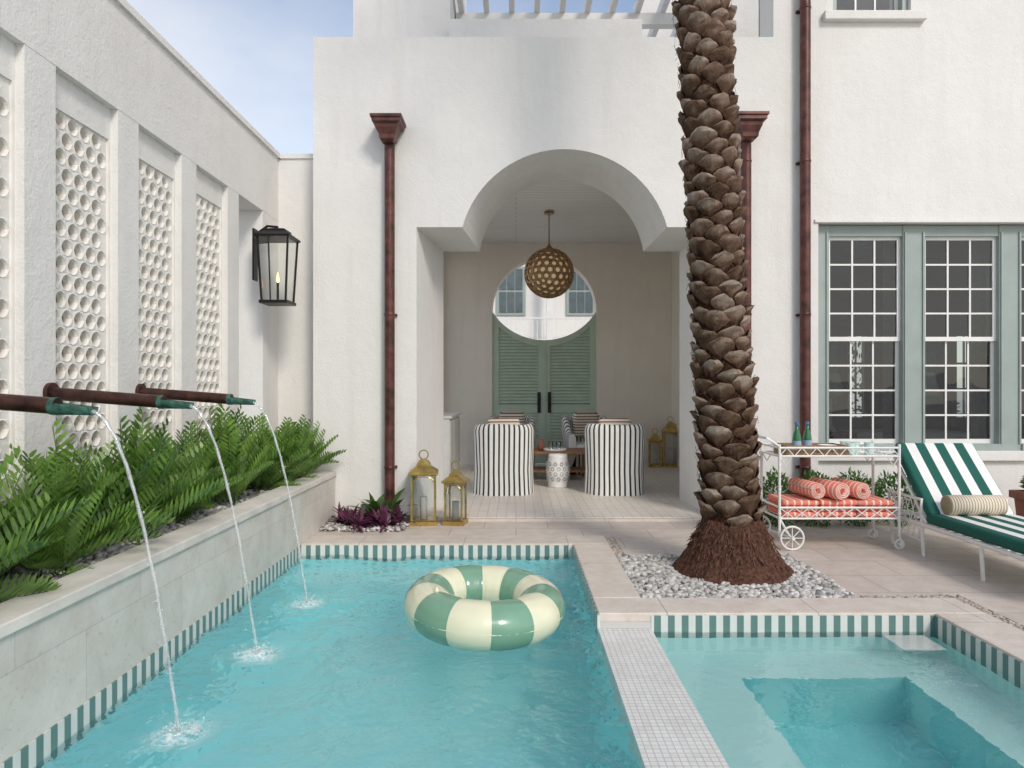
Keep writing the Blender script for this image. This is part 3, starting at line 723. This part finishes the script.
# ---------------- chairs ----------------
def chair(x,y,rot,front=True):
    e=empty('striped_armchair',(x,y,.03),(0,0,rot)); a=.36; b_=.38; r=.24
    path=[(-a,b_)]
    for i in range(6): path.append((-a,b_-(2*b_-r)*(i+1)/7))
    for i in range(13):
        t=math.pi+math.pi/2*i/12; path.append((-a+r+r*math.cos(t),-b_+r+r*math.sin(t)))
    path+= [(0,-b_)]
    left=path[:-1]; path=path+[(-p[0],p[1]) for p in reversed(left)]
    P=[Vector((p[0],p[1],0)) for p in path]; n=len(P); U=[0]
    for i in range(1,n): U.append(U[-1]+(P[i]-P[i-1]).length)
    V=[];F=[];UV=[]
    for i,p in enumerate(P):
        t=(P[min(i+1,n-1)]-P[max(i-1,0)]).normalized(); nr=Vector((-t.y,t.x,0))
        if nr.dot(-p)<0: nr=-nr
        s=max(0,min(1,(b_-p.y-.15)/.45)); s=s*s*(3-2*s); h=.62+.25*s+.006*math.sin(U[i]*9+x)
        wob=.006*math.sin(U[i]*17+y)+.004*math.sin(U[i]*41)
        prof=[(-.022+wob*1.5,0),(-.012+wob,.10),(wob,.3),(0,h-.08),(.012,h-.03),(.04,h),(.075,h),(.10,h-.03),(.112,h-.08),(.115,.3)]
        for (d,z) in prof:
            fl=-.03*s*z; V.append(p+nr*(d+fl)+Vector((0,0,z))); UV.append((U[i]+.003*math.sin(z*9+i*.2),z))
    m_=len(prof)
    for i in range(n-1):
        for j in range(m_-1): F.append((i*m_+j,(i+1)*m_+j,(i+1)*m_+j+1,i*m_+j+1))
    F.append(tuple(range(m_))); F.append(tuple((n-1)*m_+j for j in range(m_)))
    o=obj('slipcover_shell',V,F,CHSTR,e); autosmooth(o,60)
    uv=o.data.uv_layers.new(name='UVMap')
    for lp in o.data.loops: uv.data[lp.index].uv=UV[lp.vertex_index]
    def cus(name,*args,bev=.03,mt=CHSTR):
        c=box(name,*args,mt,e,bev,4); u2=c.data.uv_layers.new(name='UVMap')
        for lp in c.data.loops: co=c.data.vertices[lp.vertex_index].co; u2.data[lp.index].uv=(co.x,co.z)
    cus('seat_base',-.25,.25,-.2,.37,.01,.31,bev=.01); cus('seat_cushion',-.25,.25,-.22,.39,.312,.46,bev=.045,mt=FABR)
    box('throw_pillow',-.21,.21,-.07,.07,-.2,.2,PILL,e,.06,4,loc=(0,-.14,.74),rot=(-.2,0,0.1))
chair(-.165,8.75,.08); chair(1.26,8.75,-.10); chair(-.08,10.75,math.pi-.1); chair(1.12,10.75,math.pi+.1)
ct=empty('coffee_table',(.56,9.95,.03)); box('top',-.50,.50,-.32,.32,.38,.42,WOOD,ct,.006); box('shelf',-.44,.44,-.26,.26,.12,.145,WOOD,ct,.004)
for sx in (-1,1):
    for sy in (-1,1): box('leg',sx*.46-.025,sx*.46+.025,sy*.28-.025,sy*.28+.025,0,.379,WOOD,ct)
sv=empty('serving_tray',(.56,9.8,.452)); MB().lathe([(.16,0),(.17,.03),(.155,.03),(.15,.008)],(0,0,0),24).make('tray',CERAM,sv,True)
MB().lathe([(.03,0),(.035,.12)],(.05,0,.01),12).lathe([(.03,0),(.035,.12)],(-.06,.02,.01),12).make('tumblers',GLASS,sv,True)
MB().lathe([(.04,0),(.06,.05),(.04,.12),(.02,.16)],(-.2,.05,-.0),14).make('vase',TERRA,sv,True)
st=empty('garden_stool',(.56,9.12,.03)); H=.44
pr=[(.125,0),(.13,.02),(.13,.05),(.14,.10),(.155,.16),(.16,.22),(.155,.28),(.14,.34),(.13,.39),(.13,.42),(.12,.44),(.0,.445)]
MB().lathe(pr,(0,0,0),32).make('body',CERAM,st,True)
k=MB()
for r in range(4):
    for j in range(12):
        a=2*math.pi*(j+.5*(r%2))/12; zz=.12+.066*r; R=.158
        ring=[]
        for t in range(9):
            q=2*math.pi*t/8; ring.append(((R)*math.cos(a+.14*math.cos(q)),(R)*math.sin(a+.14*math.cos(q)),zz+.024*math.sin(q)))
        k.tube(ring,.0045,4,False)
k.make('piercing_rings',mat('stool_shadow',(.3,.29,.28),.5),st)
cb=empty('outdoor_cabinet'); box('carcass',-1.20,-.93,9.6,11.2,.03,.92,WHITEP,cb,.005); box('worktop',-1.21,-.90,9.58,11.22,.922,.955,CERAM,cb)
for i in range(3): box('door_%d'%i,-.928,-.918,9.63+.52*i,10.12+.52*i,.1,.88,WHITEP,cb,.003)

# ---------------- palm ----------------
pt=empty('date_palm_tree')
def axis(z):
    return Vector((1.60-.055*z+.0035*math.sin(z*2),5.03+.0*z,z))
def rad(z):
    return .203+.05*math.exp(-z/.5)+.012*math.exp(-((z-1.2)/.5)**2)
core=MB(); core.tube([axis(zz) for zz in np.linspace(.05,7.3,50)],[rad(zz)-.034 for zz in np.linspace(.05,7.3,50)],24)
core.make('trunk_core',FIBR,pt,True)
V=[];F=[];T=[]
NB=470; z0=.33; dzz=7.0/NB
for i in range(NB):
    zz=z0+i*dzz+random.uniform(-.016,.016); a=i*math.radians(137.508)+random.uniform(-.08,.08); c=axis(zz); R=rad(zz)-.034
    up=Vector((0,0,1))
    w=random.uniform(.088,.115)*(R+.035)/.2; hgt=random.uniform(.10,.145); out=random.uniform(.035,.068)
    tn=random.uniform(.35,1.0); k=len(V); skew=random.uniform(-.25,.25)
    # diamond leaf base: pointed chin, wide shoulders, hacked sloping top edge
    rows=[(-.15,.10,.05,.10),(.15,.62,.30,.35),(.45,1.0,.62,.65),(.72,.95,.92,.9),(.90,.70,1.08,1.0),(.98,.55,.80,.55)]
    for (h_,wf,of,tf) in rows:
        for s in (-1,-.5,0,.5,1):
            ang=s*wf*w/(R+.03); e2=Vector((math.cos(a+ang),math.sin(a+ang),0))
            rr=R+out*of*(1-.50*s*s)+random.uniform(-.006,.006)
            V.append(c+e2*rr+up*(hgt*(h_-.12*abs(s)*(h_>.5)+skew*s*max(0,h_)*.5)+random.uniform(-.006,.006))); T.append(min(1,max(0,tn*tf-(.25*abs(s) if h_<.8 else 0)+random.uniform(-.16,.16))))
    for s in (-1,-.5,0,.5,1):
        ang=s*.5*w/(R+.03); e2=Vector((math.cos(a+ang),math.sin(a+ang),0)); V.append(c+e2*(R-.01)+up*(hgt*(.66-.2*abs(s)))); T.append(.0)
    for r_ in range(6):
        for s in range(4):
            F.append((k+r_*5+s,k+r_*5+s+1,k+(r_+1)*5+s+1,k+(r_+1)*5+s))
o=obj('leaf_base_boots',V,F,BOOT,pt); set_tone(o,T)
k=MB()
for i in range(1400):
    zz=random.uniform(.35,5.0); a=random.uniform(0,6.28); c=axis(zz); R=rad(zz)+random.uniform(-.035,.008)
    p=c+Vector((math.cos(a)*R,math.sin(a)*R,0)); a2=a+random.uniform(-.25,.25); q=c+Vector((math.cos(a2)*(R+random.uniform(.0,.02)),math.sin(a2)*(R+random.uniform(0,.02)),random.uniform(-.07,.04)))
    k.tube([p,q],random.uniform(.001,.0022),3,False)
k.make('trunk_fibres',mat('palm_hair',(.17,.10,.065),.95,var=.4,vscale=50,spec=.1),pt)
V=[];F=[];T=[]; nA=96; prof=[(.44,-.03),(.435,.015),(.41,.05),(.37,.09),(.33,.14),(.295,.20),(.27,.27),(.245,.34),(.21,.43)]
for (r,zv) in prof:
    for j in range(nA):
        a=2*math.pi*j/nA; rr=r*.97*(1+.09*mnoise.noise(Vector((math.cos(a)*3,math.sin(a)*3,zv*5))))+random.uniform(-.006,.006)
        V.append((1.59+rr*math.cos(a),5.03+rr*math.sin(a)*.92,zv*.92+random.uniform(-.006,.006)))
for i in range(len(prof)-1):
    for j in range(nA): a=i*nA+j; b_=i*nA+(j+1)%nA; F.append((a,b_,b_+nA,a+nA))
obj('root_mound',V,F,mat('root_mat',(.13,.065,.045),.95,var=.35,vscale=40,bs=70,bd=1.0,spec=.1),pt)
k=MB()
for i in range(1300):
    a=random.uniform(0,6.28); t=random.uniform(0,1); r=.425-.20*t; z_=.36*t**1.3
    p=Vector((1.59+r*math.cos(a),5.03+r*math.sin(a)*.92,z_)); q=p+Vector((math.cos(a)*random.uniform(.005,.025),math.sin(a)*random.uniform(.005,.025),-random.uniform(.01,.035)))+Vector((random.uniform(-.02,.02),random.uniform(-.02,.02),0))
    if q.z<-.01: q.z=-.01
    k.tube([p-Vector((0,0,-.01)),q],random.uniform(.0015,.0035),3,False)
k.make('root_fibres',mat('root_fibre',(.17,.09,.06),.9,var=.4,vscale=50,spec=.1),pt)
V=[];F=[];T=[]
tp=axis(7.3)
for i in range(40):
    az=i*2.39996; el=math.radians(80-80*(i/40)); frond_into(V,F,T,tp,az,el,random.uniform(2.2,2.8),34,.035,.38,1.1,random.uniform(.1,1))
o=obj('fronds',V,F,LEAF2,pt); set_tone(o,T)

# ---------------- ring float ----------------
rf=empty('inflatable_ring',(-.19,4.17,.030),(math.radians(2),math.radians(2.5),.12)); Rm=.345; rm_=.146; NS=96; NT=28
V=[];F=[];MI=[]
for i in range(NS):
    a=2*math.pi*i/NS; ph=(i%8)/8; dd=min(ph,1-ph); cr=1-.026*math.exp(-(dd/.09)**2)
    for j in range(NT):
        b_=2*math.pi*j/NT; rr=rm_*cr
        inn=max(0,-math.cos(b_)); rr*=1-.055*inn*math.exp(-(dd/.12)**2)-.018*inn*math.sin(i*2.9)
        V.append(((Rm+rr*math.cos(b_))*math.cos(a),(Rm+rr*math.cos(b_))*math.sin(a),rr*.92*math.sin(b_)))
for i in range(NS):
    for j in range(NT):
        a=i*NT+j; b_=i*NT+(j+1)%NT; c=((i+1)%NS)*NT+(j+1)%NT; d_=((i+1)%NS)*NT+j; F.append((a,d_,c,b_)); MI.append((i//8)%2)
o=obj('inflated_tube',V,F,[CREAM,VGREEN],rf,True); o.data.polygons.foreach_set('material_index',MI)
MB().lathe([(.014,0),(.014,.02),(.008,.024),(.008,.035)],(-.30,-.17,.125),12).make('valve',CREAM,rf,True)
k=MB(); k.tube([((Rm+rm_*.985)*math.cos(2*math.pi*i/64),(Rm+rm_*.985)*math.sin(2*math.pi*i/64),0) for i in range(65)],.0025,6,False); k.make('seam',CREAM,rf,True)

# ---------------- bar cart ----------------
bc=empty('bar_cart',(2.20,5.70,0)); k=MB(); Wc,Dc=1.0,.42
for x in (0,Wc):
    for y in (0,Dc): 
        k.tube([(x,y,.11),(x,y,.88)],.012,8)
        for zz in (.3,.5,.7): k.lathe([(.013,-.008),(.017,0),(.013,.008)],(x,y,zz),8)
for zz,hh in ((.78,.07),(.26,.09)):
    for z2 in (zz,zz+hh):
        k.tube([(0,0,z2),(Wc,0,z2)],.009,8).tube([(0,Dc,z2),(Wc,Dc,z2)],.009,8).tube([(0,0,z2),(0,Dc,z2)],.009,8).tube([(Wc,0,z2),(Wc,Dc,z2)],.009,8)
    for y in (0,Dc):
        nx=8
        for i in range(nx):
            xa=Wc*i/nx; xb=Wc*(i+1)/nx
            if zz<.5: k.tube([(xa,y,zz),(xb,y,zz+hh)],.004,6); k.tube([(xb,y,zz),(xa,y,zz+hh)],.004,6)
            else: k.tube([(xa,y,zz),((xa+xb)/2,y,zz+hh)],.004,6); k.tube([((xa+xb)/2,y,zz+hh),(xb,y,zz)],.004,6)
k.box(.0,Wc,.0,Dc,.772,.778)
for i in range(22): k.box(.02+Wc*i/22,.02+Wc*i/22+.012,.0,Dc,.252,.258)
k.tube([(0,0,.86),(-.06,0,.90),(-.10,0,.93),(-.10,Dc,.93),(-.06,Dc,.90),(0,Dc,.86)],.011,8)
for y in (0,Dc): k.tube([(0,y,.78),(.05,y,.70),(.10,y,.78)],.006,6).tube([(Wc,y,.78),(Wc-.05,y,.70),(Wc-.10,y,.78)],.006,6)
def wheel(k,cx,cy,cz,r,sp):
    k.tube([(cx+r*math.cos(t*math.pi/12),cy,cz+r*math.sin(t*math.pi/12)) for t in range(25)],.009,8,False)
    k.tube([(cx,cy-.03,cz),(cx,cy+.03,cz)],.014,8)
    for i in range(sp): a=math.pi*2*i/sp; k.tube([(cx,cy,cz),(cx+r*math.cos(a),cy,cz+r*math.sin(a))],.004,6)
wheel(k,0.09,-.04,.105,.095,8); wheel(k,0.0,Dc+.04,.105,.095,8); k.tube([(.09,-.04,.105),(0,Dc+.04,.105)],.008,8)
k.tube([(.0,0,.26),(.09,0,.105)],.010,8)
for y in (0,Dc): wheel(k,Wc,y,.045,.036,5); k.tube([(Wc,y,.12),(Wc+.012,y-.018,.045)],.008,6)
o=k.make('frame',WHITEP,bc); autosmooth(o,50)
tw=empty('wicker_tray',(2.20+.34,5.70+.19,.780)); box('base',-.25,.25,-.14,.14,.0,.012,WICK,tw)
k=MB().box(-.26,.26,-.15,-.135,0,.085).box(-.26,.26,.135,.15,0,.085).box(-.26,-.245,-.135,.135,0,.085).box(.245,.26,-.135,.135,0,.085); k.make('rim',WICK,tw)
BCAP=mat('bottle_cap',(.1,.2,.45),.4); BLAB=mat('bottle_label',(.35,.5,.65),.6)
for (x,y) in ((2.41,5.86),(2.53,5.93)):
    b2=empty('water_bottle',(x,y,.793)); MB().lathe([(.034,0),(.036,.01),(.036,.12),(.030,.16),(.015,.20),(.014,.245)],(0,0,0),20).make('bottle',BOT,b2,True)
    MB().lathe([(.016,.242),(.016,.265)],(0,0,0),12).make('cap',BCAP,b2); MB().lathe([(.0368,.05),(.0368,.105)],(0,0,0),20,False).make('label',BLAB,b2,True)
SGL=mat('seafoam_glass',(.50,.66,.60),.08,var=.05,coat=.5)
for (x,y) in ((2.86,5.84),(2.94,5.92),(2.88,5.98),(3.03,5.86)):
    g2=empty('drinking_glass',(x,y,.783)); MB().lathe([(.036,0),(.040,.10),(.037,.10),(.034,.01)],(0,0,0),18,False).make('tumbler',SGL,g2,True)
bw=empty('fruit_bowl',(2.68,5.88,.862)); MB().lathe([(.03,-.068),(.05,-.05),(.075,0),(.071,0),(.045,-.045)],(0,0,0),20,False).make('bowl',CERAM,bw,True)
tl=empty('folded_towels',(2.22,5.72,.265))
for s_,(a,b_) in enumerate(((.02,.33),(.335,.645),(.65,.95))):
    for j in range(3):
        o=box('fold_%d_%d'%(s_,j),a+random.uniform(-.008,.008),b_+random.uniform(-.008,.008),-.01+random.uniform(-.01,.01),.36,.048*j+.001,.048*j+.0475,CORAL,tl,.021,4)
for (x,z_,r,yy0) in ((.30,.146+.075,.075,5.70),(.50,.146+.080,.080,5.68),(.69,.146+.078,.078,5.72)):
    tr=empty('rolled_towel',(2.22+x,yy0,.265+z_),(0,0,random.uniform(-.15,.15)+.12)); V=[];F=[];n=110; th=.0095; turns=4.0
    for i in range(n+1):
        t=i/n; a=t*2*math.pi*turns+x*9; rr=.010+(r-.010-th)*t; wob=.003*math.sin(i*.7)
        for (dr,yy) in ((0,wob),(0,.36),(th,.36),(th,wob)):
            V.append(((rr+dr)*math.cos(a),yy,(rr+dr)*math.sin(a)))
    for i in range(n):
        k0=i*4
        for j in range(4): F.append((k0+j,k0+(j+1)%4,k0+4+(j+1)%4,k0+4+j))
    obj('terry_roll',V,F,CORALR,tr,True)
    V=[];F=[]
    for i in range(n+1):
        t=i/n; a=t*2*math.pi*turns+x*9; rr=.010+(r-.010-th)*t+th
        for (dr,yy) in ((.0003,-.001),(.0068,-.003),(.0068,.356),(.0003,.354)): V.append(((rr+dr)*math.cos(a),yy,(rr+dr)*math.sin(a)))
    for i in range(n-int(n/turns)):
        k0=i*4
        for j in range(4): F.append((k0+j,k0+(j+1)%4,k0+4+(j+1)%4,k0+4+j))
    obj('roll_lining',V,F,TOWELW,tr,True)
    
# ---------------- chaise lounge ----------------
cl=empty('chaise_lounge',(3.27,0,0)); k=MB(); Wd=.68; yh=5.45; yft=4.05; zr=.25
for x in (0,Wd):
    k.tube([(x,yft,zr),(x,5.98,zr)],.018,8)
    for y in (4.25,4.80,5.50,5.95): k.tube([(x,y,zr),(x,y-.02,0)],.014,8)
    k.tube([(x,5.50,zr),(x,5.50,.45),(x,5.98,.45),(x,5.98,zr)],.013,8)
    for i in range(6):
        ya=5.50+.08*i; k.tube([(x,ya,zr),(x,ya+.08,.45)],.004,5); k.tube([(x,ya+.08,zr),(x,ya,.45)],.004,5)
for y in (yft,4.8,5.5,5.98): k.tube([(0,y,zr),(Wd,y,zr)],.014,8)
for i in range(14): k.tube([(0,yft+.1*i,zr+.008),(Wd,yft+.1*i,zr+.008)],.006,5)
for x in (0,Wd):
    k.tube([(x,5.50,.12),(x,5.95,.12)],.008,6)
    for i in range(6): ya=5.50+.075*i; k.tube([(x,ya,.12),(x,ya+.075,zr)],.004,5); k.tube([(x,ya+.075,.12),(x,ya,zr)],.004,5)
tilt=math.radians(46)
for x in (0.01,Wd-.01): k.tube([(x,yh,zr+.02),(x,yh+.70*math.cos(tilt),zr+.02+.70*math.sin(tilt))],.014,8)
k.tube([(0,yh+.70*math.cos(tilt),zr+.02+.70*math.sin(tilt)),(Wd,yh+.70*math.cos(tilt),zr+.02+.70*math.sin(tilt))],.014,8)
o=k.make('frame',WHITEP,cl); autosmooth(o,50)
box('seat_cushion',0.005,Wd-.005,yft+.01,yh+.02,zr+.018,zr+.105,LOUN,cl,.028,4)
box('back_cushion',0.005,Wd-.005,0,.74,0,.085,LOUN,cl,.028,4,loc=(0,yh-.01,zr+.045),rot=(tilt,0,0))
k=MB().tube([(-.22,0,0),(-.215,0,0),(.215,0,0),(.22,0,0)],[.055,.078,.078,.055],20); k.make('bolster_pillow',BOLS,cl,True,loc=(.32,yh-.10,zr+.105+.078))
pp=empty('terracotta_planter',(5.05,6.4,0)); MB().lathe([(.20,0),(.22,.28),(.25,.29),(.25,.36),(.22,.36),(.20,.32)],(0,0,0),4,False).make('pot',TERRA,pp); shrub('foliage',(.05,.1,.42),.20,.20,.12,900,.06,LEAFB,pp)
shrub('garden_hedge',(0,-9,.9),8,.8,1.2,6000,.24,LEAF2)

# ---------------- world, sun, camera ----------------
el,azd=37,152
w=bpy.data.worlds.new('World'); S.world=w; w.use_nodes=True; nt=w.node_tree; bg=nt.nodes['Background']
sk=N(nt,'ShaderNodeTexSky'); sk.sky_type='NISHITA'; sk.sun_disc=False; sk.sun_elevation=math.radians(el); sk.sun_rotation=math.radians(azd); sk.air_density=1.0; sk.dust_density=.8
tc=N(nt,'ShaderNodeTexCoord'); mp=N(nt,'ShaderNodeMapping'); mp.inputs['Scale'].default_value=(1,1,1.8); mp.inputs['Location'].default_value=(.35,.2,.1); nt.links.new(tc.outputs['Generated'],mp.inputs[0])
f=ramp(nt,noise(nt,mp.outputs[0],1.7,6,.5),.42,.66)
sep=N(nt,'ShaderNodeSeparateXYZ'); nt.links.new(tc.outputs['Generated'],sep.inputs[0])
hz=ramp(nt,sep.outputs[2],.50,.15)
f=math_(nt,'ADD',math_(nt,'MULTIPLY',f,.42),math_(nt,'MULTIPLY',hz,.45)); f=math_(nt,'ADD',f,.08)
skb=mixc(nt,1.0,sk.outputs[0],(1.35,1.35,1.35),'MULTIPLY')
c=mixc(nt,f,skb,(8.2,8.0,7.7)); nt.links.new(c,bg.inputs[0]); bg.inputs[1].default_value=.138
sun=bpy.data.lights.new('sun','SUN'); sun.energy=1.85; sun.angle=math.radians(14); sun.color=(1,.93,.83)
so=bpy.data.objects.new('sun',sun); COL.objects.link(so)
az=math.radians(azd); d=Vector((math.sin(az)*math.cos(math.radians(el)),math.cos(az)*math.cos(math.radians(el)),math.sin(math.radians(el))))
so.rotation_euler=d.to_track_quat('Z','Y').to_euler()
cam=bpy.data.cameras.new('camera'); co=bpy.data.objects.new('camera',cam); COL.objects.link(co); co.location=(0,0,1.35); co.rotation_euler=(math.pi/2,0,0)
cam.lens=24; cam.sensor_width=36; cam.clip_end=1500; cam.clip_start=.05; cam.shift_x=-4/1024; cam.shift_y=4/1024
S.camera=co
S.view_settings.view_transform='Standard'; S.view_settings.look='None'; S.view_settings.exposure=0
